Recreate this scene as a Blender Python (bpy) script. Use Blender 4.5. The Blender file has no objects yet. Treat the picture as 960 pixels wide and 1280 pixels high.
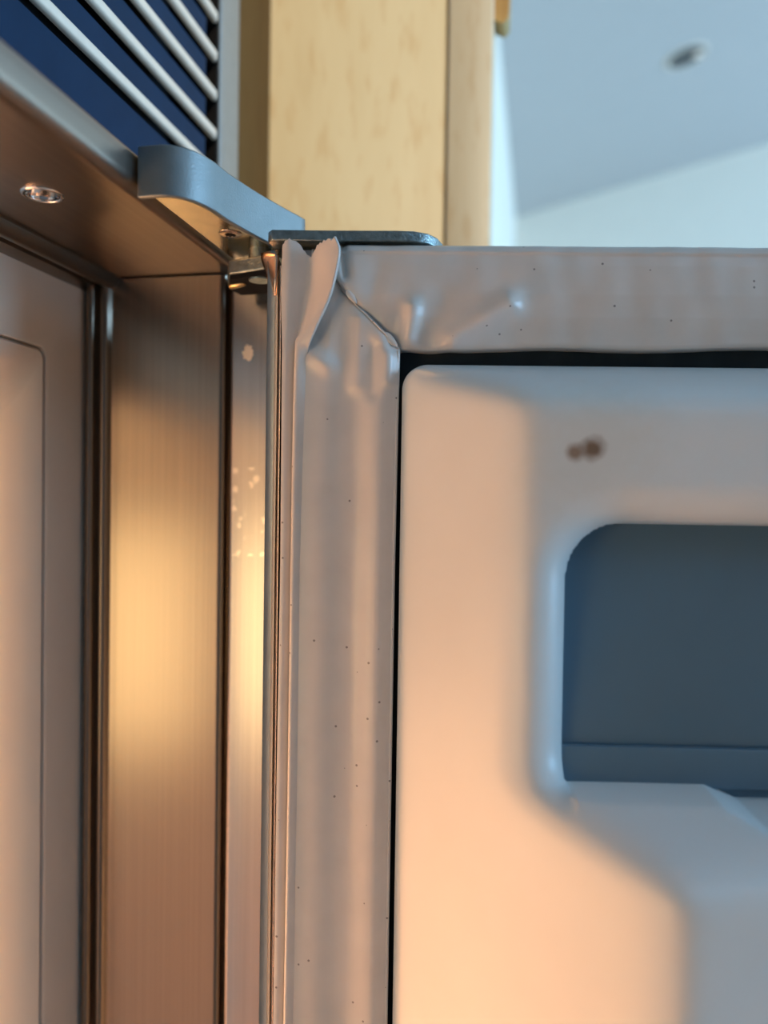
import bpy, bmesh, math, random
import numpy as np
from mathutils import Vector, Matrix

random.seed(7)
Z0 = 1.76                      # camera height above the floor; heights below are given relative to it
SC = bpy.context.scene
COL = SC.collection

# ------------------------------------------------------------------ camera
def make_camera():
    yaw, pitch, roll = math.radians(11.25), math.radians(-1.17), math.radians(0.85)
    fw = Vector((-math.sin(yaw) * math.cos(pitch), math.cos(yaw) * math.cos(pitch), math.sin(pitch)))
    rt = Vector((math.cos(yaw), math.sin(yaw), 0))
    up = rt.cross(fw)
    r2 = math.cos(roll) * rt + math.sin(roll) * up
    u2 = -math.sin(roll) * rt + math.cos(roll) * up
    cam = bpy.data.cameras.new('camera')
    cam.sensor_fit = 'VERTICAL'
    cam.sensor_height = 36.0
    cam.lens = 980.0 / 1280.0 * 36.0
    cam.clip_start = 0.01
    cam.dof.use_dof = True
    cam.dof.focus_distance = 0.218
    cam.dof.aperture_fstop = 6.2
    o = bpy.data.objects.new('camera', cam)
    COL.objects.link(o)
    M = Matrix((r2, u2, -fw)).transposed().to_4x4()
    M.translation = Vector((0.10, -0.2514, Z0))
    o.matrix_world = M
    SC.camera = o
make_camera()

# ------------------------------------------------------------------ colour management, sky, light
SC.view_settings.view_transform = 'Standard'
SC.view_settings.look = 'None'
SC.view_settings.gamma = 1.0
SC.view_settings.use_curve_mapping = False
SC.view_settings.exposure = 0.0

world = bpy.data.worlds.new('sky')
SC.world = world
world.use_nodes = True
wn = world.node_tree.nodes
wn['Background'].inputs[0].default_value = (0.42, 0.66, 1.0, 1)
wn['Background'].inputs[1].default_value = 1.0

def area_light(name, loc, aim, sx, sy, power, color):
    l = bpy.data.lights.new(name, 'AREA')
    l.shape = 'RECTANGLE'; l.size = sx; l.size_y = sy
    l.energy = power; l.color = color
    o = bpy.data.objects.new(name, l); COL.objects.link(o)
    o.location = loc
    o.rotation_euler = (Vector(aim) - Vector(loc)).to_track_quat('-Z', 'Y').to_euler()
    return o
# daylight through the far window (window_1 in wall_right) and the skylight (window_2 in the ceiling)
area_light('window_daylight', (2.96, 0.60, Z0 + 0.25), (0.4, 0.60, Z0 + 0.40), 2.1, 1.1, 96, (0.38, 0.68, 1.0))
area_light('skylight_daylight', (1.05, -0.95, Z0 + 0.99), (0.80, -0.95, Z0 - 0.05), 1.0, 1.0, 2.4, (0.42, 0.70, 1.0))
# added, unseen warm ceiling spotlight (its lamp body is added_spot_lamp in the ceiling) to brighten the maple panel
sp = bpy.data.lights.new('added_spot_beam', 'SPOT'); sp.energy = 76; sp.color = (1.0, 0.82, 0.58)
sp.spot_size = math.radians(17); sp.spot_blend = 0.7; sp.shadow_soft_size = 0.03
spo = bpy.data.objects.new('added_spot_beam', sp); COL.objects.link(spo)
SPOT_AT, SPOT_AIM = Vector((0.62, -1.30, Z0 + 0.84)), Vector((0.03, 0.11, Z0 + 0.27))
spo.location = SPOT_AT; spo.rotation_euler = (SPOT_AIM - SPOT_AT).to_track_quat('-Z', 'Y').to_euler()

# ------------------------------------------------------------------ materials
MAT = {}
def new_mat(name):
    m = bpy.data.materials.new(name); m.use_nodes = True
    MAT[name] = m
    nt = m.node_tree
    return m, nt, nt.nodes['Principled BSDF']
def coords(nt, scale=(1, 1, 1)):
    tc = nt.nodes.new('ShaderNodeTexCoord')
    mp = nt.nodes.new('ShaderNodeMapping'); mp.inputs['Scale'].default_value = scale
    nt.links.new(tc.outputs['Object'], mp.inputs['Vector'])
    return mp.outputs['Vector']
def noise(nt, vec, scale, detail=3, rough=0.5):
    n = nt.nodes.new('ShaderNodeTexNoise'); n.inputs['Scale'].default_value = scale
    n.inputs['Detail'].default_value = detail; n.inputs['Roughness'].default_value = rough
    nt.links.new(vec, n.inputs['Vector'])
    return n.outputs['Fac']
def ramp(nt, fac, stops):
    r = nt.nodes.new('ShaderNodeValToRGB')
    els = r.color_ramp.elements
    while len(els) < len(stops): els.new(0.5)
    for e_, (p, c) in zip(els, stops):
        e_.position = p; e_.color = (c[0], c[1], c[2], 1)
    nt.links.new(fac, r.inputs['Fac'])
    return r.outputs['Color']
def bump(nt, fac, bsdf, strength, dist):
    b = nt.nodes.new('ShaderNodeBump'); b.inputs['Strength'].default_value = strength
    b.inputs['Distance'].default_value = dist
    nt.links.new(fac, b.inputs['Height']); nt.links.new(b.outputs['Normal'], bsdf.inputs['Normal'])
def math_node(nt, op, a, b=None, clamp=False):
    n = nt.nodes.new('ShaderNodeMath'); n.operation = op; n.use_clamp = clamp
    for i, v in enumerate((a, b)):
        if v is None: continue
        if isinstance(v, (int, float)): n.inputs[i].default_value = v
        else: nt.links.new(v, n.inputs[i])
    return n.outputs[0]
def mix_col(nt, fac, a, b):
    n = nt.nodes.new('ShaderNodeMix'); n.data_type = 'RGBA'
    if isinstance(fac, (int, float)): n.inputs[0].default_value = fac
    else: nt.links.new(fac, n.inputs[0])
    for s, v in ((6, a), (7, b)):
        if isinstance(v, tuple): n.inputs[s].default_value = (*v, 1)
        else: nt.links.new(v, n.inputs[s])
    return n.outputs[2]

def mat_plain(name, col, rough=0.5, metal=0.0, var=0.06, vscale=60, bumps=0.0, bscale=400, spec=0.5):
    m, nt, b = new_mat(name)
    v = coords(nt)
    f = noise(nt, v, vscale, 4)
    lo = tuple(c * (1 - var) for c in col); hi = tuple(min(1, c * (1 + var)) for c in col)
    nt.links.new(ramp(nt, f, [(0.3, lo), (0.7, hi)]), b.inputs['Base Color'])
    b.inputs['Roughness'].default_value = rough; b.inputs['Metallic'].default_value = metal
    b.inputs['Specular IOR Level'].default_value = spec
    if bumps: bump(nt, noise(nt, v, bscale, 3), b, bumps, 0.0004)
    return m
def mat_brushed(name, col, rough, axis='z', stains=None, aniso=0.0, bstr=0.06):
    m, nt, b = new_mat(name)
    sc = {'z': (900, 900, 3), 'y': (900, 3, 900), 'x': (3, 900, 900)}[axis]
    f = noise(nt, coords(nt, sc), 1.0, 2)
    c = ramp(nt, f, [(0.25, tuple(x * 0.9 for x in col)), (0.75, tuple(min(1, x * 1.06) for x in col))])
    b.inputs['Metallic'].default_value = 1.0
    r = math_node(nt, 'MULTIPLY_ADD', f, 0.08)
    r.node.inputs[2].default_value = rough - 0.04
    b.inputs['Anisotropic'].default_value = aniso
    if stains:
        (zc, zw, th) = stains
        vo = nt.nodes.new('ShaderNodeTexVoronoi'); vo.inputs['Scale'].default_value = 300
        nt.links.new(coords(nt), vo.inputs['Vector'])
        spot = math_node(nt, 'SUBTRACT', 1.0, math_node(nt, 'MULTIPLY', vo.outputs['Distance'], 2.1), True)
        spot = math_node(nt, 'MULTIPLY', spot, 2.0, True)
        n2 = math_node(nt, 'GREATER_THAN', noise(nt, coords(nt), 120, 3), 0.47)
        sep = nt.nodes.new('ShaderNodeSeparateXYZ'); nt.links.new(coords(nt), sep.inputs[0])
        d = math_node(nt, 'ABSOLUTE', math_node(nt, 'SUBTRACT', sep.outputs['Z'], zc))
        band = math_node(nt, 'LESS_THAN', d, zw)
        msk = math_node(nt, 'MULTIPLY', math_node(nt, 'MULTIPLY', spot, n2), band)
        msk = math_node(nt, 'MULTIPLY', msk, 0.5)
        # one pale dab of dried residue
        dv = nt.nodes.new('ShaderNodeVectorMath'); dv.operation = 'DISTANCE'
        nt.links.new(coords(nt, (1.0, 0.0, 0.7)), dv.inputs[0]); dv.inputs[1].default_value = th
        jag = math_node(nt, 'MULTIPLY_ADD', noise(nt, coords(nt), 900, 2), 0.0022)
        jag.node.inputs[2].default_value = 0.0008
        dab = math_node(nt, 'LESS_THAN', dv.outputs['Value'], jag)
        c = mix_col(nt, msk, c, (0.80, 0.68, 0.58))
        msk = math_node(nt, 'MULTIPLY', dab, 0.8)
        c = mix_col(nt, msk, c, (0.90, 0.78, 0.66))
        nt.links.new(math_node(nt, 'SUBTRACT', 1.0, msk), b.inputs['Metallic'])
        r = math_node(nt, 'MULTIPLY_ADD', msk, 0.3); 
        r.node.inputs[2].default_value = rough
    nt.links.new(c, b.inputs['Base Color'])
    nt.links.new(r, b.inputs['Roughness'])
    bump(nt, f, b, bstr, 0.0002)
    return m
def specks(nt, scale, size, density):
    vo = nt.nodes.new('ShaderNodeTexVoronoi'); vo.inputs['Scale'].default_value = scale
    nt.links.new(coords(nt), vo.inputs['Vector'])
    s = math_node(nt, 'LESS_THAN', vo.outputs['Distance'], size)
    sp = nt.nodes.new('ShaderNodeSeparateColor'); nt.links.new(vo.outputs['Color'], sp.inputs[0])
    return math_node(nt, 'MULTIPLY', s, math_node(nt, 'LESS_THAN', sp.outputs[0], density))

def mat_rubber():
    m, nt, b = new_mat('gasket_vinyl')
    v = coords(nt)
    base = ramp(nt, noise(nt, v, 90, 4), [(0.3, (0.66, 0.61, 0.565)), (0.7, (0.72, 0.665, 0.615))])
    c = mix_col(nt, math_node(nt, 'MULTIPLY', specks(nt, 330, 0.11, 0.2), 0.75), base, (0.12, 0.09, 0.08))
    nt.links.new(c, b.inputs['Base Color'])
    b.inputs['Roughness'].default_value = 0.30
    b.inputs['Specular IOR Level'].default_value = 0.5
    bump(nt, noise(nt, v, 160, 3), b, 0.10, 0.0006)
mat_rubber()
def mat_liner():
    m, nt, b = new_mat('door_plastic')
    v = coords(nt)
    base = ramp(nt, noise(nt, v, 30, 3), [(0.3, (0.655, 0.685, 0.68)), (0.7, (0.695, 0.725, 0.72))])
    # two rusty marks with a faint yellow halo on the top rail of the door panel
    c = base
    for p, r0, k, colr in RUST:
        dv = nt.nodes.new('ShaderNodeVectorMath'); dv.operation = 'DISTANCE'
        nt.links.new(v, dv.inputs[0]); dv.inputs[1].default_value = p
        wob = math_node(nt, 'MULTIPLY_ADD', noise(nt, v, 300, 2), -r0 * 0.8)
        nt.links.new(dv.outputs['Value'], wob.node.inputs[2])
        f = math_node(nt, 'SUBTRACT', 1.0, math_node(nt, 'DIVIDE', wob, r0), True)
        f = math_node(nt, 'MULTIPLY', f, k, True)
        c = mix_col(nt, f, c, colr)
    nt.links.new(c, b.inputs['Base Color'])
    b.inputs['Roughness'].default_value = 0.36
    bump(nt, noise(nt, v, 500, 3), b, 0.05, 0.0003)

def mat_wood(name, c1, c2, c3, axis_scale=(55, 55, 9), spec=0.4):
    m, nt, b = new_mat(name)
    v = coords(nt, axis_scale)
    g = noise(nt, v, 1.0, 5, 0.6)
    g2 = noise(nt, coords(nt, (400, 400, 9)), 1.0, 3)
    c = ramp(nt, g, [(0.28, c3), (0.42, c2), (0.62, c1)])
    # short darker flecks across the grain
    fl = noise(nt, coords(nt, (170, 170, 48)), 1.0, 2)
    flm = math_node(nt, 'MULTIPLY', ramp(nt, fl, [(0.54, (0, 0, 0)), (0.68, (1, 1, 1))]), 0.55)
    c = mix_col(nt, flm, c, (c3[0] * 0.98, c3[1] * 0.90, c3[2] * 0.80))
    c = mix_col(nt, math_node(nt, 'MULTIPLY', g2, 0.16), c, c3)
    nt.links.new(c, b.inputs['Base Color'])
    b.inputs['Roughness'].default_value = 0.42; b.inputs['Specular IOR Level'].default_value = spec
    bump(nt, g2, b, 0.05, 0.0004)

def mat_emit(name, col, strength):
    m, nt, b = new_mat(name)
    b.inputs['Base Color'].default_value = (0.9, 0.88, 0.82, 1)
    b.inputs['Emission Color'].default_value = (*col, 1)
    b.inputs['Emission Strength'].default_value = strength

# ------------------------------------------------------------------ frames of reference
TH = math.radians(9.8)                                   # the door stands open about 100 degrees
DO = Vector((0.030, -0.0457, 0.0))
DE = Vector((math.cos(TH), math.sin(TH), 0))
DM = Vector((math.sin(TH), -math.cos(TH), 0))
def dpt(s, z, h):                                        # door coordinates in millimetres -> metres
    p = DO + DE * (s / 1000.0) + DM * (h / 1000.0)
    return (p.x, p.y, z / 1000.0 + Z0)
def wp(x, y, z): return (x, y, z + Z0)

RUST = [(dpt(78.6, 12.0, 30), 0.016, 0.20, (0.50, 0.40, 0.24)),
        (dpt(73.8, 10.7, 30), 0.0020, 0.85, (0.22, 0.12, 0.06)), (dpt(78.0, 11.9, 30), 0.0026, 0.95, (0.18, 0.10, 0.05))]

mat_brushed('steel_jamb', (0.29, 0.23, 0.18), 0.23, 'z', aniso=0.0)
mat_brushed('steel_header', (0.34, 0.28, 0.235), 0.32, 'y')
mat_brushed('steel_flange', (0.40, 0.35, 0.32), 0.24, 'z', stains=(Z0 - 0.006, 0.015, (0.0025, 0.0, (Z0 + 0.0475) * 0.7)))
mat_plain('aluminium_grey', (0.21, 0.235, 0.24), 0.42, 0.75, 0.05, 200, 0.15, 1800)
mat_plain('aluminium_light', (0.31, 0.355, 0.375), 0.38, 0.6, 0.04, 200, 0.08, 1500)
mat_plain('bar_silver', (0.74, 0.66, 0.56), 0.42, 0.15, 0.04, 200, 0.05, 1500)
mat_plain('steel_dark', (0.20, 0.25, 0.26), 0.35, 0.9, 0.25, 500, 0.5, 1200)
mat_plain('steel_polished', (0.74, 0.64, 0.48), 0.16, 1.0, 0.10, 150, 0.06, 300)
mat_plain('copper_steel', (0.72, 0.55, 0.44), 0.22, 1.0, 0.10, 300, 0.1, 600)
mat_plain('chrome', (0.82, 0.76, 0.72), 0.10, 1.0, 0.02)
mat_plain('navy_enamel', (0.008, 0.026, 0.060), 0.55, 0.0, 0.08, 80, spec=0.06)
mat_plain('black_plastic', (0.006, 0.006, 0.007), 0.7, 0.0, 0.2, 100, spec=0.15)
mat_plain('door_slate', (0.020, 0.030, 0.036), 0.6, 0.0, 0.2, 100, spec=0.2)
mat_plain('brass', (0.62, 0.46, 0.22), 0.3, 1.0, 0.1, 300)
mat_plain('warmed_white_plastic', (0.82, 0.71, 0.605), 0.34, 0.0, 0.02, 40, 0.03, 500)  # white plastic with warm bounce light put into its base colour
mat_plain('smoky_blue_plastic', (0.11, 0.19, 0.26), 0.30, 0.0, 0.05, 30)
mat_plain('door_skin', (0.50, 0.50, 0.50), 0.35, 0.9, 0.04, 200)
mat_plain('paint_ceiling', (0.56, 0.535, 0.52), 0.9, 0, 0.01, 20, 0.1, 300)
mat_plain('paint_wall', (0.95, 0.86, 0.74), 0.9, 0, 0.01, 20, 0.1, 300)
mat_plain('paint_taupe', (0.20, 0.20, 0.21), 0.9, 0, 0.02, 20, 0.1, 300)
mat_plain('floor_tile', (0.42, 0.33, 0.26), 0.5, 0, 0.15, 8)
mat_plain('lamp_housing', (0.10, 0.10, 0.10), 0.5, 0.3, 0.1, 60)
mat_rub = MAT['gasket_vinyl']
mat_liner()
mat_wood('maple', (0.78, 0.65, 0.40), (0.74, 0.60, 0.355), (0.66, 0.50, 0.27), (40, 40, 7))
mat_wood('maple_door', (0.66, 0.59, 0.44), (0.63, 0.55, 0.40), (0.56, 0.47, 0.32), (40, 40, 5))
mat_wood('dark_filler', (0.115, 0.060, 0.018), (0.10, 0.054, 0.016), (0.085, 0.044, 0.013), spec=0.1)
mat_wood('wood_pull', (0.50, 0.33, 0.12), (0.45, 0.29, 0.10), (0.38, 0.22, 0.07))
mat_emit('fridge_lamp_diffuser', (1.0, 0.74, 0.34), 3.8)
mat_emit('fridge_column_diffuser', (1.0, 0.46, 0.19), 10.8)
mat_emit('downlight_bulb', (1.0, 0.80, 0.55), 0.3)
def mat_glass():
    m, nt, b = new_mat('window_glass')
    b.inputs['Transmission Weight'].default_value = 1.0; b.inputs['Roughness'].default_value = 0.0
    b.inputs['IOR'].default_value = 1.02
mat_glass()

# ------------------------------------------------------------------ object helpers
def link(name, me, mat, parent=None, smooth=None):
    o = bpy.data.objects.new(name, me)
    if mat: 
        me.materials.clear(); me.materials.append(MAT[mat])
    COL.objects.link(o)
    if parent is not None:
        o.parent = parent
        if parent.type == 'EMPTY':
            o.matrix_parent_inverse = Matrix.Translation(-parent.location)
    if smooth is not None:
        me.polygons.foreach_set('use_smooth', [True] * len(me.polygons))
        if smooth < 180:
            bm = bmesh.new(); bm.from_mesh(me)
            for e_ in bm.edges:
                if len(e_.link_faces) == 2 and e_.calc_face_angle(0) > math.radians(smooth): e_.smooth = False
            bm.to_mesh(me); bm.free()
    return o
def mesh_from(name, verts, faces, fix=True):
    me = bpy.data.meshes.new(name)
    me.from_pydata([tuple(v) for v in verts], [], faces)
    me.update()
    if fix:
        bm = bmesh.new(); bm.from_mesh(me)
        bmesh.ops.recalc_face_normals(bm, faces=bm.faces[:]); bm.to_mesh(me); bm.free()
    return me
def empty(name, loc, label, cat, group=None):
    o = bpy.data.objects.new(name, None); COL.objects.link(o); o.location = loc
    o['label'] = label; o['category'] = cat
    if group: o['group'] = group
    return o
def bm_obj(name, bm, mat, parent=None, smooth=None):
    bmesh.ops.recalc_face_normals(bm, faces=bm.faces[:])
    me = bpy.data.meshes.new(name); bm.to_mesh(me); bm.free()
    return link(name, me, mat, parent, smooth)
def add_box(bm, a, b, bev=0.0, seg=2):
    r = bmesh.ops.create_cube(bm, size=1.0)
    vs = r['verts']
    for v in vs:
        v.co = Vector(((a[i] + b[i]) / 2 + v.co[i] * abs(b[i] - a[i]) for i in range(3)))
    if bev:
        es = list({e_ for v in vs for e_ in v.link_edges})
        bmesh.ops.bevel(bm, geom=es, offset=bev, segments=seg, affect='EDGES', profile=0.5)
def box(name, a, b, mat, parent=None, bev=0.0, seg=2):
    bm = bmesh.new(); add_box(bm, a, b, bev, seg)
    return bm_obj(name, bm, mat, parent, 35 if bev else None)
def extrude_profile(name, prof, axis, t0, t1, mat, parent=None, closed=True, smooth=30, n=1):
    """prof: list of 2-D points; axis 'y' -> (x,z), 'z' -> (x,y)."""
    vs, fs = [], []
    k = len(prof)
    for j in range(n + 1):
        t = t0 + (t1 - t0) * j / n
        for a, b in prof:
            vs.append(wp(a, t, b) if axis == 'y' else wp(a, b, t))
    for j in range(n):
        for i in range(k if closed else k - 1):
            i2 = (i + 1) % k
            fs.append((j * k + i, j * k + i2, (j + 1) * k + i2, (j + 1) * k + i))
    if closed:
        fs.append(tuple(range(k))[::-1]); fs.append(tuple(n * k + i for i in range(k)))
    return link(name, mesh_from(name, vs, fs), mat, parent, smooth)
def arc(cx, cz, r, a0, a1, n=8):
    return [(cx + r * math.cos(math.radians(a0 + (a1 - a0) * i / n)), cz + r * math.sin(math.radians(a0 + (a1 - a0) * i / n))) for i in range(n + 1)]
def tube(name, pts, radii, mat, parent=None, nseg=10):
    vs, fs = [], []
    pts = [Vector(p) for p in pts]
    for i, p in enumerate(pts):
        t = (pts[min(i + 1, len(pts) - 1)] - pts[max(i - 1, 0)]).normalized()
        a = t.cross(DM if abs(t.dot(DM)) < 0.9 else Vector((0, 0, 1))).normalized(); b = t.cross(a)
        r = radii[i] if isinstance(radii, (list, tuple)) else radii
        for k in range(nseg):
            w = 2 * math.pi * k / nseg
            vs.append(p + a * r * math.cos(w) + b * r * math.sin(w))
    for i in range(len(pts) - 1):
        for k in range(nseg):
            k2 = (k + 1) % nseg
            fs.append((i * nseg + k, i * nseg + k2, (i + 1) * nseg + k2, (i + 1) * nseg + k))
    fs.append(tuple(range(nseg))[::-1]); fs.append(tuple((len(pts) - 1) * nseg + k for k in range(nseg)))
    return link(name, mesh_from(name, vs, fs), mat, parent, 60)
def lathe(name, prof, origin, axis, mat, parent=None, nseg=32, smooth=40, caps=True):
    """prof: (radius, height along axis)."""
    ax = Vector(axis).normalized()
    a = ax.orthogonal().normalized(); b = ax.cross(a)
    vs, fs = [], []
    for r, h in prof:
        for k in range(nseg):
            w = 2 * math.pi * k / nseg
            vs.append(Vector(origin) + ax * h + (a * math.cos(w) + b * math.sin(w)) * r)
    for i in range(len(prof) - 1):
        for k in range(nseg):
            k2 = (k + 1) % nseg
            fs.append((i * nseg + k, i * nseg + k2, (i + 1) * nseg + k2, (i + 1) * nseg + k))
    if caps: fs.append(tuple(range(nseg))[::-1]); fs.append(tuple((len(prof) - 1) * nseg + k for k in range(nseg)))
    return link(name, mesh_from(name, vs, fs), mat, parent, smooth)
def structure(o, label, cat):
    o['kind'] = 'structure'; o['label'] = label; o['category'] = cat
    return o

FLOOR = -Z0
# ------------------------------------------------------------------ room shell
XR, YF, YB, XL = 3.0, 1.90, -2.6, -0.70
def ceil_z(x): return 0.75 + 0.24 * max(x, 0.0)
structure(box('floor', wp(XL - .1, YB - .1, FLOOR - 0.1), wp(XR + .1, YF + .1, FLOOR), 'floor_tile'), 'brown tiled kitchen floor', 'floor')
def slab(bm, x0, x1, y0, y1, t=0.1):
    vs = [bm.verts.new(wp(x, y, ceil_z(x) + dz)) for dz in (0, t) for x, y in ((x0, y0), (x1, y0), (x1, y1), (x0, y1))]
    for q in ((0, 1, 2, 3), (4, 5, 6, 7), (0, 1, 5, 4), (1, 2, 6, 5), (2, 3, 7, 6), (3, 0, 4, 7)): bm.faces.new([vs[i] for i in q])
kx0, kx1, ky0, ky1 = 0.55, 1.55, -1.45, -0.45
bm = bmesh.new()
for a in ((XL, 0, YB, YF), (0, kx0, YB, YF), (kx1, XR, YB, YF), (kx0, kx1, YB, ky0), (kx0, kx1, ky1, YF)): slab(bm, *a)
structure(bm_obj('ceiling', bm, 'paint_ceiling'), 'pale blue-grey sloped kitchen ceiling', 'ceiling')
def sky_strip(bm, x0, x1, y0, y1, lift, t):
    vs = [bm.verts.new(wp(x, y, ceil_z(x) + lift + dz)) for dz in (0, t) for x, y in ((x0, y0), (x1, y0), (x1, y1), (x0, y1))]
    for q in ((0, 1, 2, 3), (4, 5, 6, 7), (0, 1, 5, 4), (1, 2, 6, 5), (2, 3, 7, 6), (3, 0, 4, 7)): bm.faces.new([vs[i] for i in q])
bm = bmesh.new()
for a in ((kx0, kx0 + .04, ky0, ky1), (kx1 - .04, kx1, ky0, ky1), (kx0 + .04, kx1 - .04, ky0, ky0 + .04), (kx0 + .04, kx1 - .04, ky1 - .04, ky1)): sky_strip(bm, *a, 0.05, 0.04)
sky = structure(bm_obj('window_2', bm, 'warmed_white_plastic'), 'white framed skylight in the sloped ceiling', 'window')
bm = bmesh.new(); sky_strip(bm, kx0 + .04, kx1 - .04, ky0 + .04, ky1 - .04, 0.065, 0.005); bm_obj('pane', bm, 'window_glass', sky)
structure(box('wall_left', wp(XL - .1, YB, FLOOR), wp(XL, YF, .76), 'paint_wall'), 'pale wall behind the refrigerator', 'wall')
structure(box('wall_far', wp(XL, YF, FLOOR), wp(XR, YF + .1, ceil_z(XR)), 'paint_wall'), 'pale greenish far wall under the ceiling', 'wall')
structure(box('wall_near', wp(XL, YB - .1, FLOOR), wp(XR, YB, ceil_z(XR)), 'paint_taupe'), 'taupe wall at the near end of the room', 'wall')
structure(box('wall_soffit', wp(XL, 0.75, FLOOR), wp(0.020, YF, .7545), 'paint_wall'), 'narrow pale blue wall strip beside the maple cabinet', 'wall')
# right wall with a window opening
bm = bmesh.new()
wy0, wy1, wz0, wz1 = -0.50, 1.70, -0.35, 0.85
add_box(bm, wp(XR, YB, FLOOR), wp(XR + .1, YF, wz0)); add_box(bm, wp(XR, YB, wz1), wp(XR + .1, YF, ceil_z(XR)))
add_box(bm, wp(XR, YB, wz0), wp(XR + .1, wy0, wz1)); add_box(bm, wp(XR, wy1, wz0), wp(XR + .1, YF, wz1))
structure(bm_obj('wall_right', bm, 'paint_wall'), 'pale wall with the kitchen window', 'wall')
bm = bmesh.new()
f = 0.05
add_box(bm, wp(XR + .02, wy0, wz0), wp(XR + .08, wy1, wz0 + f)); add_box(bm, wp(XR + .02, wy0, wz1 - f), wp(XR + .08, wy1, wz1))
for yy in (wy0, (wy0 + wy1) / 2 - f / 2, wy1 - f): add_box(bm, wp(XR + .02, yy, wz0 + f), wp(XR + .08, yy + f, wz1 - f))
win = structure(bm_obj('window_1', bm, 'warmed_white_plastic'), 'white framed kitchen window', 'window')
for yy in (wy0 + f, (wy0 + wy1) / 2 + f / 2):
    box('pane', wp(XR + .045, yy, wz0 + f), wp(XR + .05, yy + (wy1 - wy0 - 3 * f) / 2, wz1 - f), 'window_glass', win)

# ------------------------------------------------------------------ refrigerator body
YN = -0.90                                                # far jamb of the opening
fridge = empty('refrigerator', (-0.30, -0.42, 0.0), 'built-in stainless steel refrigerator with white interior, louvred top grille and open door', 'refrigerator')
BOT = -1.62

bm = bmesh.new()
add_box(bm, wp(-0.62, 0.010, BOT), wp(-0.031, 0.066, 0.075)); add_box(bm, wp(-0.62, 0.010, 0.075), wp(-0.060, 0.066, 0.40))          # side walls, top, back
add_box(bm, wp(-0.62, YN - 0.066, BOT), wp(-0.031, YN - 0.010, 0.075)); add_box(bm, wp(-0.62, YN - 0.066, 0.075), wp(-0.060, YN - 0.010, 0.40))
add_box(bm, wp(-0.62, YN - 0.010, 0.11), wp(-0.060, 0.010, 0.40))
add_box(bm, wp(-0.66, YN - 0.066, BOT), wp(-0.62, 0.066, 0.40))
add_box(bm, wp(-0.62, YN - 0.004, BOT), wp(-0.031, 0.004, -1.50))
bm_obj('cabinet_shell', bm, 'black_plastic', fridge)

# header: front strip, underside with a screw hole, rolled bead at the inner edge
HY0, HY1, HC, HR = -0.095, -0.052, (-0.0245, -0.0731), 0.0047
under = 0.0748
def header_prof():
    p = [(-0.031, 0.0843), (-0.0010, 0.0843)] + arc(-0.0010, 0.0833, 0.001, 80, 0, 4) + arc(-0.0035, under + 0.0035, 0.0035, 0, -90, 6)
    return p
def bead_prof():
    # flat, small step, round bead, step down to the liner flange
    return [(-0.0445, under)] + arc(-0.0445, under - 0.001, 0.001, 90, 180, 3)[1:] + arc(-0.0485, under - 0.0013, 0.0027, 0, -165, 10)[1:] + \
           arc(-0.0535, under - 0.0030, 0.0024, 150, -0, 4)[0:0] + [(-0.0523, under - 0.0006), (-0.0530, under - 0.0034), (-0.0570, under - 0.0048), (-0.0600, under - 0.0048)]
vs, fs = [], []
hp, bp = header_prof(), bead_prof()
full = hp + bp
cut = len(hp) - 1                                           # the flat between hp[-1] and bp[0]
ys = [YN - 0.009, HY0, HY1, 0.009]
for y in ys:
    for a, b in full: vs.append(wp(a, y, b))
k = len(full)
for j in range(3):
    for i in range(k - 1):
        if i == cut and j == 1: continue
        fs.append((j * k + i, j * k + i + 1, (j + 1) * k + i + 1, (j + 1) * k + i))
# square with a round hole in the flat
NH = 40
x0, x1 = full[cut][0], full[cut + 1][0]
corn = [(1 * k + cut, (x0, HY0)), (1 * k + cut + 1, (x1, HY0)), (2 * k + cut + 1, (x1, HY1)), (2 * k + cut, (x0, HY1))]
hb = len(vs)
angs = [2 * math.pi * i / NH for i in range(NH)]
for r, dz in ((HR * 1.12, 0), (HR, -0.0003), (HR * 0.95, 0.0003)):
    for w in angs: vs.append(wp(HC[0] + r * math.cos(w), HC[1] + r * math.sin(w), under + dz))
for q in range(2):
    for i in range(NH):
        i2 = (i + 1) % NH
        fs.append((hb + q * NH + i, hb + q * NH + i2, hb + (q + 1) * NH + i2, hb + (q + 1) * NH + i))
def quad_of(w):
    # which side of the square does this direction hit, by corner angles
    a = [math.atan2(c[1][1] - HC[1], c[1][0] - HC[0]) % (2 * math.pi) for c in corn]
    best = min(range(4), key=lambda i: min(abs(a[i] - w), 2 * math.pi - abs(a[i] - w)))
    return best
own = [quad_of(w) for w in angs]
for i in range(NH):
    i2 = (i + 1) % NH
    if own[i] == own[i2]: fs.append((hb + i, hb + i2, corn[own[i]][0]))
    else: fs.append((hb + i, hb + i2, corn[own[i2]][0], corn[own[i]][0]))
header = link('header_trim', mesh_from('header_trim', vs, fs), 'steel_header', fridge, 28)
lathe('screw_cup', [(HR * 0.97, -0.0001), (HR * 0.93, 0.0006), (HR * 0.84, 0.0022), (HR * 0.80, 0.0034), (HR * 0.45, 0.0036), (HR * 0.40, 0.0030), (0.0002, 0.0029)], wp(HC[0], HC[1], under), (0, 0, 1), 'chrome', header, 40, 40, False)
ring = [(HR * 1.0 + 0.0006 * math.cos(a), 0.0005 * math.sin(a)) for a in [math.pi * 2 * i / 8 for i in range(9)]]
lathe('eyelet_rim', ring, wp(HC[0], HC[1], under - 0.0001), (0, 0, 1), 'chrome', header, 40, 80, False)

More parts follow.
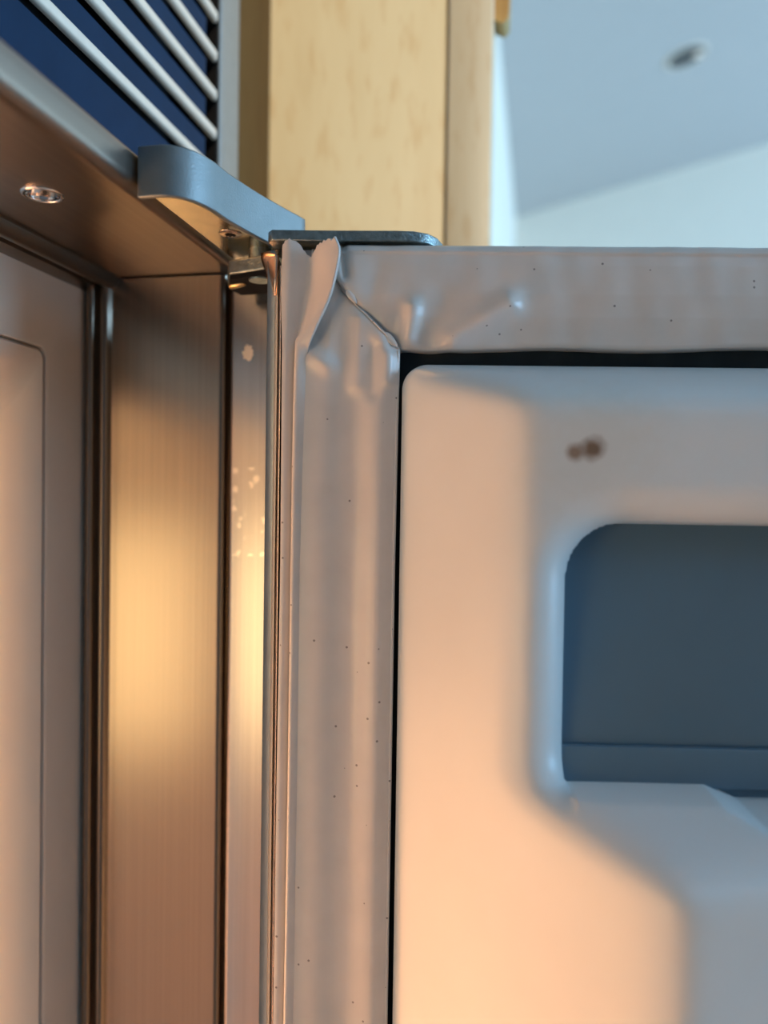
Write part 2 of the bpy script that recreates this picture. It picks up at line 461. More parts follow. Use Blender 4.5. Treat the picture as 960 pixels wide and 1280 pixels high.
# right jamb: rolled bead, flat, rounded corner groove
jp = [(-0.0600, -0.0005), (-0.0568, -0.0005), (-0.0560, -0.0030)] + [(-0.0543 + 0.0016 * math.cos(math.radians(a)), -0.0030 - 0.0016 * math.sin(math.radians(a))) for a in range(150, 29, -20)] + \
     [(-0.0526, -0.0012)] + [(-0.0502 + 0.0018 * math.cos(math.radians(a)), -0.0010 - 0.0018 * math.sin(math.radians(a))) for a in range(165, 14, -25)] + \
     [(-0.0478, -0.0002), (-0.0462, 0.0)] + [(-0.0080, 0.0)] + arc(-0.0080, 0.0022, 0.0022, -90, 0, 5)[1:] + [(-0.0058, 0.006), (-0.0040, 0.006)]
jp_r = jp + [(-0.0040, 0.0095), (-0.0600, 0.0095)]
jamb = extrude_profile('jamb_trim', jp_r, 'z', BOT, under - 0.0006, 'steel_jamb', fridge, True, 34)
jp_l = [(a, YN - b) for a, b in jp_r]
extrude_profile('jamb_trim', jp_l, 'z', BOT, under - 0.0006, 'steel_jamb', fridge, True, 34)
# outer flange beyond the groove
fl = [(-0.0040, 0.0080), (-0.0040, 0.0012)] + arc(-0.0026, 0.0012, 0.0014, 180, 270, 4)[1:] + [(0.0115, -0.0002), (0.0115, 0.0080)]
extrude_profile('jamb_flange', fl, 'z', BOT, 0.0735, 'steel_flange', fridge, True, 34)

# white liner flange and cavity with rounded corners
def rrect(y0, y1, z0, z1, r, n=8):
    pts = []
    for cy, cz, a0 in ((y1 - r, z1 - r, 0), (y0 + r, z1 - r, 90), (y0 + r, z0 + r, 180), (y1 - r, z0 + r, 270)):
        for i in range(n + 1):
            w = math.radians(a0 + 90 * i / n); pts.append((cy + r * math.cos(w), cz + r * math.sin(w)))
    return pts
oy1, oz1, oy0, oz0 = -0.0235, 0.0460, YN + 0.0235, -1.44
def rings(name, defs, mat, parent, cap=False, smooth=35):
    vs, fs = [], []
    k = None
    for (x, y0, y1, z0, z1, r) in defs:
        pr = rrect(y0, y1, z0, z1, r); k = len(pr)
        vs += [wp(x, a, b) for a, b in pr]
    for j in range(len(defs) - 1):
        for i in range(k):
            i2 = (i + 1) % k
            fs.append((j * k + i, j * k + i2, (j + 1) * k + i2, (j + 1) * k + i))
    if cap: fs.append(tuple((len(defs) - 1) * k + i for i in range(k)))
    return link(name, mesh_from(name, vs, fs), mat, parent, smooth)
g = 0.0004
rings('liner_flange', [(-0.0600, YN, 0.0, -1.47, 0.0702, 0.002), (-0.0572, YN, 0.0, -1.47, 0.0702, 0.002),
      (-0.0570, oy0 - .0012, oy1 + .0012, oz0 - .0012, oz1 + .0012, 0.0042), (-0.0576, oy0 - .0002, oy1 + .0002, oz0 - .0002, oz1 + .0002, 0.0034), (-0.066, oy0, oy1, oz0, oz1, 0.0034)], 'warmed_white_plastic', fridge)
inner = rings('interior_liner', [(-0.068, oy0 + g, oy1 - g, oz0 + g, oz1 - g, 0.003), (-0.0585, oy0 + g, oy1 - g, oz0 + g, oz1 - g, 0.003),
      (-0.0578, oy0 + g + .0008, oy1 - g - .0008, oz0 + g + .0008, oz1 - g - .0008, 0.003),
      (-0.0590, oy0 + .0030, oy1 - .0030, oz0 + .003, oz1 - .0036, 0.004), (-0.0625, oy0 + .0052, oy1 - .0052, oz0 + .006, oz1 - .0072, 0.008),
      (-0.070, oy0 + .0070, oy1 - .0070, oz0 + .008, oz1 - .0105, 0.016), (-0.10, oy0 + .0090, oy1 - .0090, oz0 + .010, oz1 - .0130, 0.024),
      (-0.52, oy0 + .016, oy1 - .016, oz0 + .015, oz1 - .018, 0.024)], 'warmed_white_plastic', fridge, True, 50)
# warm lamp panel on the opposite inner wall
ly = oy0 + 0.0135
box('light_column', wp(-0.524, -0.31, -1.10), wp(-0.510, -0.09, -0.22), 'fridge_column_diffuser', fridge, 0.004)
lamp = box('interior_lamp', wp(-0.50, ly - 0.006, -0.37), wp(-0.26, ly + 0.010, -0.05), 'fridge_lamp_diffuser', fridge, 0.004)

# ------------------------------------------------------------------ top grille
GX = -0.030
bm = bmesh.new(); add_box(bm, wp(GX - 0.029, YN - 0.02, 0.086), wp(GX - 0.022, 0.050, 0.395)); add_box(bm, wp(GX - 0.022, 0.0486, 0.086), wp(GX - 0.0010, 0.0506, 0.395)); add_box(bm, wp(GX - 0.022, YN - 0.02, 0.390), wp(GX - 0.0042, 0.0482, 0.395))
grille = bm_obj('top_grille', bm, 'black_plastic', fridge)
bar0 = None
pitch = 0.0155
zs = [0.1270 + pitch * i for i in range(17)]
def bar_mesh():
    y0, y1, t = YN + 0.01, 0.0475, 0.0040
    bm = bmesh.new()
    add_box(bm, (GX - 0.0022, y0, 0), (GX, y1, t))
    es = [e_ for e_ in bm.edges if all(v.co.x > GX - 0.001 for v in e_.verts)]
    bmesh.ops.bevel(bm, geom=es, offset=0.0014, segments=4, affect='EDGES', profile=0.5)
    bmesh.ops.recalc_face_normals(bm, faces=bm.faces[:])
    me = bpy.data.meshes.new('louvre_bar'); bm.to_mesh(me); bm.free(); return me
bme = bar_mesh()
bl = bpy.data.meshes.new('louvre_blade')
bm = bmesh.new(); add_box(bm, (GX - 0.0060, YN + 0.01, 0.0040), (GX - 0.0018, 0.0400, pitch - 0.0026), 0.0004, 1); 
bmesh.ops.recalc_face_normals(bm, faces=bm.faces[:]); bm.to_mesh(bl); bm.free()
for i, z in enumerate(zs):
    o = link('louvre_bar', bme, 'bar_silver', grille, 40); o.location = (0, 0, z + Z0)
    o = link('louvre_blade', bl, 'navy_enamel', grille); o.location = (0, 0, z + Z0)
bm = bmesh.new(); add_box(bm, wp(GX - 0.0060, YN + 0.01, 0.0860), wp(GX - 0.0018, 0.0400, 0.1270 - 0.0026), 0.0004, 1)
bm_obj('louvre_blade', bm, 'navy_enamel', grille)
fr = [(GX - 0.0022, 0.0504), (GX - 0.0006, 0.0504), (GX, 0.0510), (GX, 0.0690), (GX - 0.0022, 0.0690)]
extrude_profile('grille_frame', fr, 'z', 0.05, 0.395, 'aluminium_light', grille, True, 30)
extrude_profile('grille_frame', [(a, YN - b + 0.03) for a, b in fr], 'z', 0.086, 0.395, 'aluminium_light', grille, True, 30)

# ------------------------------------------------------------------ hinge
hz0, hz1 = 0.0730, 0.0857
outer = [(0.0006, -0.0715), (0.0070, -0.0717), (0.0095, -0.0710), (0.0117, -0.0695), (0.0138, -0.0668), (0.0151, -0.0636), (0.0161, -0.0595), (0.0169, -0.0520),
         (0.0186, -0.0440), (0.0204, -0.0365), (0.0240, -0.0245), (0.0262, -0.0180), (0.0268, -0.0158), (0.0262, -0.0140), (0.0240, -0.0130)]
def offset_in(pts, d):
    out = []
    for i, p in enumerate(pts):
        a = Vector(pts[max(i - 1, 0)]); b = Vector(pts[min(i + 1, len(pts) - 1)])
        t = (b - a).normalized(); out.append((p[0] - t.y * d, p[1] + t.x * d))
    return out
inn = offset_in(outer, 0.0016)
# vertical wall band with rolled lower edge + closed top plate
cover = extrude_profile('hinge_cover', outer + inn[::-1], 'z', hz0, hz1, 'aluminium_grey', fridge, True, 40)
bv = cover.modifiers.new('bevel', 'BEVEL'); bv.width = 0.0004; bv.segments = 2; bv.limit_method = 'ANGLE'; bv.angle_limit = math.radians(50)
topo = [(0.0006, -0.0130)] + [(p[0], p[1]) for p in offset_in(outer, 0.0008)]
extrude_profile('cover_top', topo, 'z', hz1 - 0.0018, hz1 - 0.0003, 'aluminium_grey', cover, True, 40)
# polished hinge leaf under the cover
leaf = [(0.0032, -0.0010), (0.0032, -0.0690), (0.0075, -0.0697)] + [p for p in offset_in(outer, 0.0020)[3:11]] + [(0.0205, -0.0060)]
leafo = extrude_profile('hinge_leaf', leaf, 'z', 0.0744, 0.0772, 'steel_polished', fridge, True, 40)
def screw_head(name, c, r, up, parent):
    ax = Vector((0, 0, -1))
    o = lathe(name, [(r * 0.02, 0.0002), (r * 0.40, 0.0002), (r * 0.44, 0.0004), (r * 0.85, 0.0004), (r * 0.97, 0.0002), (r, -0.0004)], c, ax, 'copper_steel', parent, 36)
    # six-lobed recess
    vs, n = [], 48
    for hh in (0.00048, -0.0002):
        for i in range(n):
            w = 2 * math.pi * i / n; rr = r * (0.36 + 0.09 * math.cos(6 * w))
            vs.append((c[0] + rr * math.cos(w), c[1] + rr * math.sin(w), c[2] - hh))
    fs = [(i, (i + 1) % n, n + (i + 1) % n, n + i) for i in range(n)] + [tuple(range(n))]
    link('torx_recess', mesh_from('torx_recess', vs, fs), 'black_plastic', parent, None)
    return o
screw_head('hinge_screw', wp(0.0117, -0.0385, 0.0744), 0.0034, 0, leafo)
# lower arm of the hinge with pivot block and roller
arm = extrude_profile('hinge_arm', [(0.0010, -0.0150), (0.0055, -0.0250), (0.0190, -0.0290), (0.0205, -0.0080), (0.0020, -0.0060)], 'z', 0.0668, 0.0712, 'steel_dark', leafo, True, 30)
extrude_profile('arm_shim', [(0.0012, -0.0146), (0.0058, -0.0244), (0.0188, -0.0284), (0.0202, -0.0080), (0.0022, -0.0060)], 'z', 0.0654, 0.0668, 'black_plastic', leafo, True, 30)
bv = arm.modifiers.new('bevel', 'BEVEL'); bv.width = 0.0006; bv.segments = 2
lathe('pivot_pin', [(0.0002, 0), (0.0034, 0), (0.0036, 0.0006), (0.0036, 0.010), (0.003, 0.012)], wp(0.0150, -0.0230, 0.0650), (0, 0, 1), 'steel_dark', leafo, 24)
lathe('roller', [(0.0002, 0), (0.0011, 0), (0.0013, 0.0003), (0.0013, 0.0052), (0.0010, 0.0056)], wp(0.0030, -0.0175, 0.0655), (0.95, -0.25, 0.12), 'brass', leafo, 20)

# ------------------------------------------------------------------ open door
DW = 590.0                                                # door width in mm
DB = -1480.0
def dbox(bm, s0, s1, z0, z1, h0, h1, bev=0):
    r = bmesh.ops.create_cube(bm, size=1.0)
    for v in r['verts']:
        v.co = Vector(dpt(s0 + (v.co.x + .5) * (s1 - s0), z0 + (v.co.z + .5) * (z1 - z0), h0 + (v.co.y + .5) * (h1 - h0)))
    if bev:
        bmesh.ops.bevel(bm, geom=list({e_ for v in r['verts'] for e_ in v.link_edges}), offset=bev / 1000, segments=2, affect='EDGES', profile=0.5)
bm = bmesh.new(); dbox(bm, -1.0, DW, DB, 66.6, -50, -9.0)
door = bm_obj('door', bm, 'door_slate', fridge)
bm = bmesh.new(); dbox(bm, -6.0, DW + 1.5, DB, 68.0, -52, -50.2); dbox(bm, -1.0, DW + 1.5, 66.7, 68.6, -50.2, -6.0)
bm_obj('door_skin', bm, 'door_skin', door)
# thin metal returns along the hinge edge
bm = bmesh.new(); dbox(bm, -6.0, -3.7, DB, 66.2, -50, -10, 0.25); bm_obj('edge_strip', bm, 'aluminium_light', door, 30)
bm = bmesh.new(); dbox(bm, -3.55, -2.75, DB, 66.8, -50, -8.5, 0.15); bm_obj('edge_strip', bm, 'bar_silver', door, 30)
bm = bmesh.new(); dbox(bm, -2.2, -1.7, DB, 64.8, -50, -8.0, 0.1); bm_obj('edge_strip', bm, 'copper_steel', door, 30)

# hinge plate lying on the door top
pl = [(0.0250, -0.0440), (0.0266, -0.0456), (0.0395, -0.0431), (0.0470, -0.0418), (0.0600, -0.0397), (0.0650, -0.0384), (0.0684, -0.0358), (0.0704, -0.0318), (0.0712, -0.0265), (0.0650, 0.0000), (0.0260, -0.0050), (0.0235, -0.0300)]
plate = extrude_profile('hinge_plate', pl, 'z', 0.0696, 0.0725, 'steel_dark', door, True, 30)
bv = plate.modifiers.new('bevel', 'BEVEL'); bv.width = 0.0003; bv.segments = 2; bv.limit_method = 'ANGLE'; bv.angle_limit = math.radians(50)
# copper-tinted corner cap tapering below the plate
def corner_cap():
    vs = []
    rows = [(69.3, -8.4, -2.9), (67.4, -8.2, -2.9), (62.0, -6.4, -3.3), (56.5, -4.6, -3.6)]
    for z, sl, sr in rows:
        for i in range(7):
            t = i / 6; s = sl + (sr - sl) * t
            vs.append(dpt(s, z, -11.5 + 3.6 * t ** 0.8))
    fs = [(j * 7 + i, j * 7 + i + 1, (j + 1) * 7 + i + 1, (j + 1) * 7 + i) for j in range(3) for i in range(6)]
    o = link('corner_cap', mesh_from('corner_cap', vs, fs), 'copper_steel', door, 60)
    so = o.modifiers.new('solid', 'SOLIDIFY'); so.thickness = 0.0008
corner_cap()

# ---- inner door panel as a moulded sheet
def smooth2(a, k):
    ker = np.exp(-0.5 * (np.arange(-3 * k, 3 * k + 1) / k) ** 2); ker /= ker.sum()
    p = np.pad(a, 3 * k, mode='edge')
    p = np.apply_along_axis(lambda r: np.convolve(r, ker, 'valid'), 0, p)
    return np.apply_along_axis(lambda r: np.convolve(r, ker, 'valid'), 1, p)
def panel_height(S, Zm, pocket=True):
    side = 0.5 + 1.06 * (S - 33.0)
    rside = 0.5 + 1.06 * (DW - 33.0 - S)
    top = 0.0 + 3.0 * (35.9 - Zm)
    upper = np.minimum(np.minimum(side, rside), np.minimum(top, 30.0))
    shoulder = 30 + (-66.5 - Zm) * (30 / 10.5)
    lower = np.minimum(np.minimum(side, rside), np.clip(shoulder, 30, 60 - 0.18 * np.clip(S - 90, 0, 60)))
    h = np.where(Zm > -66.5, upper, lower)
    if not pocket: return h, None
    # recessed compartment with rounded upper corners
    x0, x1, zt, r = 74.3, DW - 71.4, -6.5, 13.0
    bot = np.where(S < 107, -67.8, np.where(S < 115, -67.8 - (S - 107) * 0.45, -71.4))
    d = np.maximum(np.maximum(x0 - S, S - x1), Zm - zt)
    cx, cz = x0 + r, zt - r
    corner = (S < cx) & (Zm > cz)
    d = np.where(corner, np.hypot(S - cx, Zm - cz) - r, d)
    d = np.maximum(d, bot - Zm)
    return np.where(d < 0, -14.0, h), d
def door_panel():
    fs_, fz = np.arange(33.0, 150.0, 0.6), np.arange(35.9, -170.0, -0.6)
    S, Zm = np.meshgrid(fs_, fz)
    h0, d = panel_height(S, Zm)
    filled = panel_height(S, Zm, False)[0]
    sm = smooth2(filled, 6)
    # keep the outer rim crisp
    rim = np.minimum(np.clip((S - 33.0) / 6.0, 0, 1), np.clip((35.9 - Zm) / 4.0, 0, 1))
    sm = sm * rim + filled * (1 - rim)
    # roll the crest over towards the compartment; the lower edge stays tighter
    bot = np.where(S < 107, -67.8, np.where(S < 115, -67.8 - (S - 107) * 0.45, -71.4))
    dl, db = np.clip(74.3 - S, 0, None), np.clip(bot - Zm, 0, None)
    d = np.where((dl > 0) & (db > 0), np.hypot(dl, db), d)
    R = np.where(Zm > bot + 1.0, 11.0, (11.0 * dl + 2.0 * db + 1e-6) / (dl + db + 1e-6))
    R = np.where((Zm <= bot + 1.0) & (dl <= 0), 2.0, R)
    dd = np.clip(d, 0, R)
    roll = R - np.sqrt(np.clip(R * R - (R - dd) ** 2, 0, None))
    k = np.clip(0.5 + d / 1.2, 0, 1)
    h = -14.0 * (1 - k) + (sm - roll) * k
    # rounded corner of the rim at the top left
    nz, ns = S.shape
    # right and lower continuation, coarse
    ss = np.concatenate([fs_, [190, 230, 300, 380, 440, 500, 519, 522, 540, 557]])
    zz = np.concatenate([fz, [-200, -400, -800, -1200, -1440]])
    H = np.zeros((len(zz), len(ss)))
    H[:nz, :ns] = h
    S2, Z2 = np.meshgrid(ss, zz)
    hh, _ = panel_height(S2, Z2)
    H[nz:, :] = hh[nz:, :]; H[:, ns:] = hh[:, ns:]
    # round the upper left corner of the outline by pulling the grid in
    P = []
    R = 7.0
    for j in range(len(zz)):
        for i in range(len(ss)):
            s, z, hv = ss[i], zz[j], H[j, i]
            if s < 33 + R and z > 35.9 - R:
                cx, cz = 33 + R, 35.9 - R
                u, v = (cx - s) / R, (z - cz) / R
                s = cx - R * u * math.sqrt(1 - v * v / 2); z = cz + R * v * math.sqrt(1 - u * u / 2)
            P.append(dpt(s, z, hv))
    n = len(ss)
    F = [(j * n + i, j * n + i + 1, (j + 1) * n + i + 1, (j + 1) * n + i) for j in range(len(zz) - 1) for i in range(n - 1)]
    # skirt behind the rim
    base = len(P)
    rimidx = [j * n for j in range(len(zz) - 1, 0, -1)] + list(range(n))
    for q in rimidx:
        v = Vector(P[q]) - DM * 0.006
        P.append(tuple(v))
    F += [(rimidx[q], rimidx[q + 1], base + q + 1, base + q) for q in range(len(rimidx) - 1)]
    return link('door_panel', mesh_from('door_panel', P, F), 'door_plastic', door, 70)
door_panel()
# smoky compartment cover, leaning forward towards its lower lip
def lean(z): return 10.0 + (-2.0 - z) * 0.20
def slant_slab(name, z0, z1, out, thick, parent, bev):
    bm = bmesh.new()
    vs = [bm.verts.new(dpt(s_, z_, lean(z_) + o_)) for s_ in (64, DW - 64) for z_, o_ in ((z0, out - thick), (z0, out), (z1, out), (z1, out - thick))]
    for q in ((0, 1, 2, 3), (4, 5, 6, 7), (0, 1, 5, 4), (1, 2, 6, 5), (2, 3, 7, 6), (3, 0, 4, 7)): bm.faces.new([vs[k] for k in q])
    bmesh.ops.bevel(bm, geom=bm.edges[:], offset=bev / 1000, segments=2, affect='EDGES', profile=0.5)
    return bm_obj(name, bm, 'smoky_blue_plastic', parent, 30)
cov = slant_slab('compartment_cover', -76, -1, 0.0, 2.0, door, 0.4)
slant_slab('cover_lip', -69.5, -60.0, 2.2, 2.2, cov, 0.9)

# ---- gasket: moulded vinyl, mitred corner
def lerp(t, xs, ys): return np.interp(t, xs, ys)
def ridge(S, Zm, a, b, w, amp):
    ax, az = a; bx, bz = b
    L2 = (bx - ax) ** 2 + (bz - az) ** 2
    t = np.clip(((S - ax) * (bx - ax) + (Zm - az) * (bz - az)) / L2, 0, 1)
    d = np.hypot(S - ax - t * (bx - ax), Zm - az - t * (bz - az))
    return amp * np.exp(-(d / w) ** 2)
def wob(S, Zm, seed, scale):
    rng = np.random.RandomState(seed)
    o = 0
    for _ in range(6):
        kx, kz, ph = rng.normal(0, 1 / scale), rng.normal(0, 0.6 / scale), rng.uniform(0, 6.28)
        o = o + np.sin(S * kx * 6.28 + Zm * kz * 6.28 + ph)
    return o / 6
VP_S = [0, 1.2, 5, 8.5, 13.0, 17.5, 21.5, 25.0, 27.0, 28.2]
VP_H = [0.2, 0.3, 1.0, 1.2, 0.3, 0.5, 2.5, 2.9, 1.0, 0.4]
TP_S = [0, 0.8, 2.4, 3.2, 6, 14, 20, 25, 27.6, 28.6]
TP_H = [-2.2, -0.8, 0.5, 0.2, 0.7, 1.4, 1.2, 0.2, -0.2, -0.8]
def gasket_height(S, Zm):
    dv, dt = S - 3.6, 68.9 - Zm
    hv = sum(w_ * lerp(np.clip(dv + o_, 0, 28.2), np.array(VP_S), np.array(VP_H)) for o_, w_ in zip((-2, -1, 0, 1, 2), (.12, .23, .3, .23, .12))); ht = lerp(dt, np.array(TP_S), np.array(TP_H))
    h = np.where(dv < dt, hv, ht)
    h = h + 0.35 * wob(S, Zm, 3, 16) * np.clip((Zm + 20) / 60, 0.15, 1)
    # dents and puckers of the top run
    top = dt <= dv
    h = h + np.where(top, 1, 0) * (ridge(S, Zm, (34.5, 43), (35.5, 51), 2.4, 2.4) + ridge(S, Zm, (46, 43), (61, 52), 3.4, 3.0)
        - ridge(S, Zm, (40, 42), (44, 54), 3.5, 0.8) - ridge(S, Zm, (26, 62), (24, 50), 3, 0.8) - ridge(S, Zm, (64, 44), (78, 52), 6, 0.7))
    # pull of the torn lip on the upright run
    h = h + np.where(top, 0, 1) * (-ridge(S, Zm, (9, 44), (16, 57), 3.2, 2.2) + ridge(S, Zm, (8.5, 38), (13, 35), 2.6, 1.2)
        + ridge(S, Zm, (21, 48), (20.5, 30), 2.2, 1.0) + ridge(S, Zm, (29.5, 38), (29.5, 31), 1.6, 0.9) - ridge(S, Zm, (25, 40), (25, 28), 2.0, 0.7))
    h = h - 3.6 * np.clip((Zm - 36) / 9, 0, 1) * np.clip(1 - (S - 3.6) / 9.0, 0, 1)
    # sunk weld line
    dm = np.abs(dv - dt) / 1.414
    h = h - 0.9 * np.exp(-(dm / 0.55) ** 2) - 0.5 * np.exp(-(dm / 1.8) ** 2)
    # shadowed crease where the top run starts
    h = h - ridge(S, Zm, (15.6, 68), (17.2, 60), 1.3, 2.0)
    return h
def gasket():
    ssf = np.arange(3.6, 32.0001, 0.4); sst = np.concatenate([np.arange(32.4, 170, 0.8), [200, 300, 400, 500, DW - 2]])
    ss = np.concatenate([ssf, sst]); nv = len(ssf)
    zt = np.arange(68.9, 40.2, -0.4)
    zl = np.concatenate([np.arange(40.1, -30, -0.5), np.arange(-30.5, -176, -2.0), [-200, -400, -900, DB]])
    zz = np.concatenate([zt, zl]); nt_ = len(zt)
    S, Zm = np.meshgrid(ss, zz)
    H = gasket_height(S, Zm)
    idx = -np.ones(S.shape, int); P = []
    n = 0
    for j in range(len(zz)):
        for i in range(len(ss)):
            if j < nt_ or i < nv:
                s, z = ss[i], zz[j]
                # slight waviness of the inner lips
                if j < nt_:
                    q = np.clip((s - 32) / 10, 0, 1) * np.clip((46 - z) / 6, 0, 1)
                    z2 = z + q * (0.4 * math.sin(s * 0.11) + 0.013 * (s - 32))
                else: z2 = z
                w = np.clip((s - 26) / 6, 0, 1) if i < nv else 0
                if s < 17.6: s = s + (np.interp(z, [30, 37, 42.7, 57, 66], [3.6, 3.6, 4.3, 6.9, 7.3]) - 3.6) * (1 - (s - 3.6) / 14)
                s2 = s - w * np.interp(z, [-150, -20, 20, 40], [0.7, 0.5, 0.2, 0.0])
                P.append(dpt(s2, z2, H[j, i])); idx[j, i] = n; n += 1
    F = []
    for j in range(len(zz) - 1):
        for i in range(len(ss) - 1):
            q = (idx[j, i], idx[j, i + 1], idx[j + 1, i + 1], idx[j + 1, i])
            if min(q) >= 0: F.append(tuple(int(v) for v in q))
    # returns: inner edges fold back towards the door
    def skirt(ids, depth, inward):
        base = len(P)
        for d, k in ((0.5, 0.3), (depth, 0.0)):
            for v in ids: P.append(tuple(Vector(P[v]) - DM * (d / 1000) + Vector(inward) * (k / 1000)))
        m_ = len(ids)
        for q in range(m_ - 1):
            F.append((ids[q], ids[q + 1], base + q + 1, base + q))
            F.append((base + q, base + q + 1, base + m_ + q + 1, base + m_ + q))
    skirt([int(idx[j, nv - 1]) for j in range(nt_ - 1, len(zz))], 7, DE)
    skirt([int(idx[nt_ - 1, i]) for i in range(nv - 1, len(ss))], 7, (0, 0, -1))
    skirt([int(v) for v in idx[0, :]], 6, (0, 0, 0.5))
    skirt([int(v) for v in idx[:, 0]], 6, (0, 0, 0))
    return link('gasket', mesh_from('gasket', P, F), 'gasket_vinyl', door, 60)
gasket()
# thin inner lip rim beads
def edge_bead(pts, r, name='gasket_rim'):
    return tube(name, [dpt(*p) for p in pts], r / 1000, 'gasket_vinyl', door, 8)
edge_bead([(31.75 - np.interp(z, [-150, -20, 20, 40], [0.7, 0.5, 0.2, 0.0]), z, 0.4) for z in list(np.arange(39.5, -180, -6)) + [-600, DB]], 0.45)

# torn outer lip: trough, crease and a curled flap standing out at the top
LIP = [
[[-0.3,68.4,-1.8],[-0.5,56.7,-1.6],[-0.03,41.3,-0.9],[0.05,32.5,-0.8],[0.25,-18.1,-0.8],[-0.05,-84.8,-0.8],[-0.19,-147.8,-0.8]],
[[1.44,70.30,-1.2],[1.56,58.64,-1.2],[1.14,41.17,-0.7],[1.05,32.43,-0.6],[1.21,-18.01,-0.6],[0.92,-84.57,-0.6],[0.79,-147.45,-0.6]],
[[3.95,68.90,-2.0],[3.86,56.75,-2.0],[2.51,41.42,-1.4],[2.20,32.61,-1.1],[2.17,-18.08,-1.1],[2.10,-84.93,-1.1],[1.98,-148.10,-1.1]],
[[7.12,65.46,-2.8],[6.78,57.11,-2.8],[4.20,42.69,-2.2],[3.55,37.10,-1.9],[3.25,-18.08,-1.8],[3.19,-84.98,-1.8],[2.85,-148.20,-1.8]],
[[9.57,67.54,0.2],[9.18,56.47,0.2],[5.37,43.33,0.5],[4.0,36.76,0.9],[3.62,-17.93,1.0],[3.57,-84.31,1.0],[3.23,-147.03,1.0]],
[[12.48,68.53,3.3],[11.95,55.84,2.9],[6.61,43.02,2.2],[5.0,36.24,1.3],[4.5,-17.89,1.0],[4.4,-84.14,1.0],[4.0,-146.74,1.0]],
[[14.59,68.32,5.0],[15.91,65.37,5.2],[15.14,59.86,5.0],[13.26,52.77,4.5],[9.82,45.29,3.4],[7.6,40.2,2.0],[7.0,36.0,0.2],[6.0,-17.88,-0.6],[6.0,-84.10,-0.6],[5.8,-146.67,-0.6]],
]
def catmull(pts, t):
    """pts (n,3) in z order; evaluate at z-parameter t in [0,1] of arc index."""
    n = len(pts) - 1
    u = t * n; i = min(int(u), n - 1); f = u - i
    p0, p1, p2, p3 = pts[max(i - 1, 0)], pts[i], pts[i + 1], pts[min(i + 2, n)]
    return 0.5 * ((2 * p1) + (-p0 + p2) * f + (2 * p0 - 5 * p1 + 4 * p2 - p3) * f * f + (-p0 + 3 * p1 - 3 * p2 + p3) * f ** 3)
def lip():
    cols = [np.array(c) for c in LIP]
    rows_n = 70
    grid = []                                             # per column: fine samples over z
    for c in cols:
        zt = c[0, 1]
        fine = []
        dense = np.array([catmull(c[c[:, 1] > -20] if True else c, k / 200) for k in range(201)])
        lo = c[c[:, 1] <= -17]
        allp = np.vstack([dense, lo[1:], [[lo[-1][0] - 2.5, -600, lo[-1][2]], [lo[-1][0] - 6, DB, lo[-1][2]]]])
        grid.append(allp)
    zs_t = [t for t in np.linspace(0, 1, 46)]
    P = []
    rows = []
    for t in zs_t:                                        # rows from the torn top edge down to z = -18
        row = []
        for gcol in grid:
            ztop = gcol[0, 1]; z = ztop + (-18 - ztop) * (t ** 1.6)
            # first point below or at z
            zz = gcol[:, 1]
            i = np.searchsorted(-zz, -z); i = min(max(i, 1), len(zz) - 1)
            a, b = gcol[i - 1], gcol[i]
            f = 0 if a[1] == b[1] else np.clip((z - a[1]) / (b[1] - a[1]), 0, 1)
            row.append(a + (b - a) * f)
        rows.append(row)
    for z in [-50, -84, -115, -147, -600, DB]:
        row = []
        for gcol in grid:
            zz = gcol[:, 1][::-1]
            s = np.interp(z, zz, gcol[:, 0][::-1]); h = np.interp(z, zz, gcol[:, 2][::-1])
            if z < -148: s = s * 0 + gcol[-3, 0]
            row.append(np.array([s, z, h]))
        rows.append(row)
    # refine across the columns with a spline
    NC = 37
    V = []
    rng = np.random.RandomState(4)
    jag = rng.normal(0, 0.25, NC)
    for ri, row in enumerate(rows):
        r = np.array(row)
        for k in range(NC):
            p = catmull(r, k / (NC - 1))
            jz = jag[k] * max(0, 1 - ri / 4)
            V.append(dpt(p[0], p[1] + jz, p[2]))
    F = [(j * NC + i, j * NC + i + 1, (j + 1) * NC + i + 1, (j + 1) * NC + i) for j in range(len(rows) - 1) for i in range(NC - 1)]
    o = link('gasket_lip', mesh_from('gasket_lip', V, F, False), 'gasket_vinyl', door, 180)
    so = o.modifiers.new('solid', 'SOLIDIFY'); so.thickness = 0.0009; so.offset = 0.0
    return o
lip()
# weld line with two squeezed-out blobs along the mitre
def weld():
    pts, rad = [], []
    for k in range(33):
        t = k / 32
        s = 12.6 + 19.2 * t; z = 59.9 - 19.9 * t
        pts.append(dpt(s + 0.25 * math.sin(9 * t), z + 0.15 * math.sin(14 * t), gasket_height(np.array([s]), np.array([z]))[0] + 0.55))
        rad.append(0.00022)
    w = tube('gasket_weld', pts, rad, 'gasket_vinyl', door, 8)
    for (s, z, rx, rz, rot) in ((18.9, 53.9, 2.3, 0.85, -52), (29.6, 42.3, 2.7, 1.05, -44)):
        bm = bmesh.new(); bmesh.ops.create_uvsphere(bm, u_segments=20, v_segments=12, radius=1.0)
        h0 = gasket_height(np.array([s]), np.array([z]))[0] + 0.75
        for v in bm.verts:
            c, sn = math.cos(math.radians(rot)), math.sin(math.radians(rot))
            taper = 1 - 0.35 * v.co.x
            a, b = v.co.x * rx, v.co.y * rz * taper
            v.co = Vector(dpt(s + a * c - b * sn, z + a * sn + b * c, h0 + v.co.z * 0.45))
        bm_obj('weld_blob', bm, 'gasket_vinyl', door, 180)
weld()

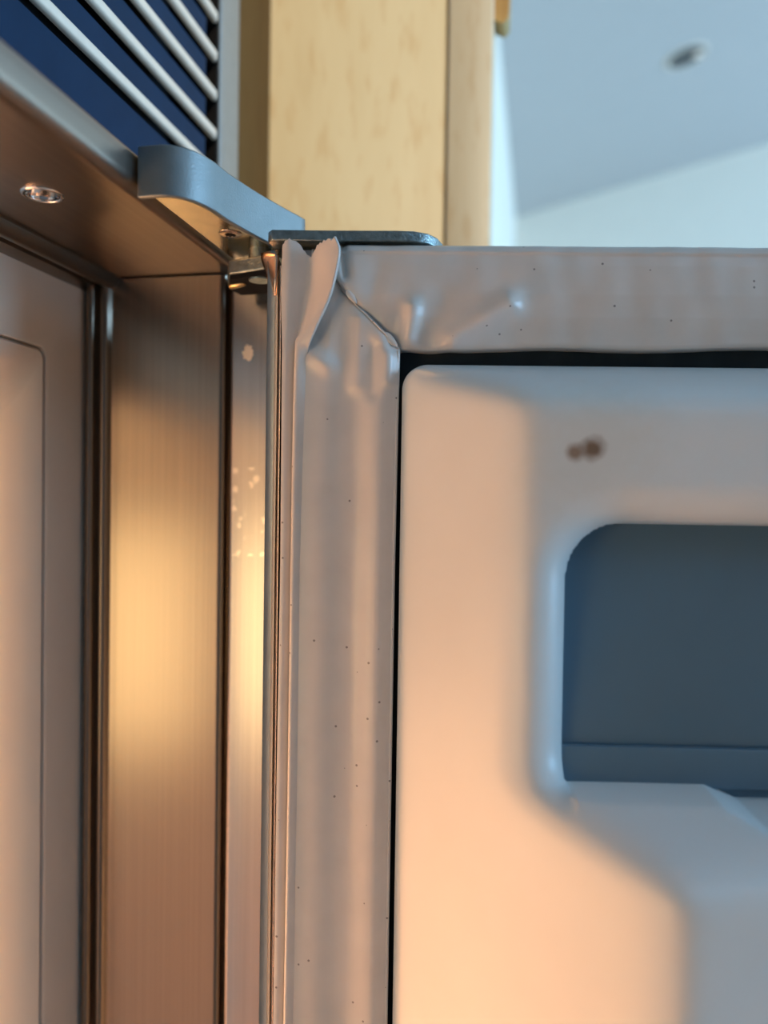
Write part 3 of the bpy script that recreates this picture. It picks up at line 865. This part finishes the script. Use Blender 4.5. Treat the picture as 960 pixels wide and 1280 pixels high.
# ------------------------------------------------------------------ maple cabinet beyond the fridge
CY = 0.1108
cab = empty('end_panel', (-0.28, 0.12, 0.0), 'tall maple end panel with fine flecked grain beside the refrigerator', 'panel')
box('panel_board', wp(-0.62, CY, -Z0), wp(0.0536, CY + 0.018, 0.66), 'maple', cab, 0.0006)
box('edge_stile', wp(0.0550, CY - 0.0005, -Z0), wp(0.0752, CY + 0.019, 0.66), 'maple_door', cab, 0.0012)
box('filler_strip', wp(-0.60, 0.0715, -Z0), wp(-0.0310, CY, 0.66), 'dark_filler', cab)
# wooden pull on the door front
vs = []
pp = [(0.0752, 0.2190), (0.0796, 0.2170), (0.0818, 0.2195), (0.0822, 0.2300), (0.0822, 0.3300), (0.0800, 0.3420), (0.0752, 0.3420), (0.0752, 0.3300), (0.0770, 0.3280), (0.0770, 0.2400), (0.0752, 0.2380)]
n = len(pp)
vs = [wp(a, CY + 0.004, b) for a, b in pp] + [wp(a, CY + 0.016, b) for a, b in pp]
fs = [tuple(range(n)), tuple(range(2 * n - 1, n - 1, -1))] + [(i, (i + 1) % n, n + (i + 1) % n, n + i) for i in range(n)]
link('wooden_pull', mesh_from('wooden_pull', vs, fs), 'wood_pull', cab, 30)

# ------------------------------------------------------------------ recessed ceiling light
LX, LY = 0.354, 1.319
nrm = Vector((0.24, 0, -1)).normalized()
lc = Vector(wp(LX, LY, ceil_z(LX)))
dl = empty('recessed_light', lc, 'small dark recessed downlight in the pale blue ceiling', 'ceiling light')
lathe('trim_ring', [(0.032, 0.002), (0.036, 0.003), (0.039, 0.0022), (0.040, -0.001)], lc, nrm, 'warmed_white_plastic', dl, 40, 40, False)
lathe('baffle', [(0.0335, 0.0030), (0.033, 0.0018), (0.020, 0.0012), (0.0005, 0.0010)], lc, nrm, 'lamp_housing', dl, 40, 40, False)
lathe('bulb', [(0.0005, 0.0045), (0.004, 0.004), (0.007, 0.0025), (0.008, 0.001)], lc + Vector((0.022, 0.006, 0.005)), nrm, 'downlight_bulb', dl, 24)
# added warm spotlight, out of view behind the camera, brightening the maple panel
sdir = (SPOT_AIM - SPOT_AT).normalized()
sl = empty('added_spot_lamp', SPOT_AT, 'added unseen warm spotlight on the ceiling, brightening the maple panel', 'ceiling light')
lathe('lamp_can', [(0.030, -0.075), (0.034, -0.07), (0.036, -0.006), (0.033, -0.006), (0.031, -0.060), (0.001, -0.062)], SPOT_AT, sdir, 'lamp_housing', sl, 32, 40, False)
top = Vector((SPOT_AT.x, SPOT_AT.y, Z0 + ceil_z(SPOT_AT.x)))
tube('lamp_stem', [SPOT_AT - sdir * 0.065, top], 0.006, 'lamp_housing', sl)
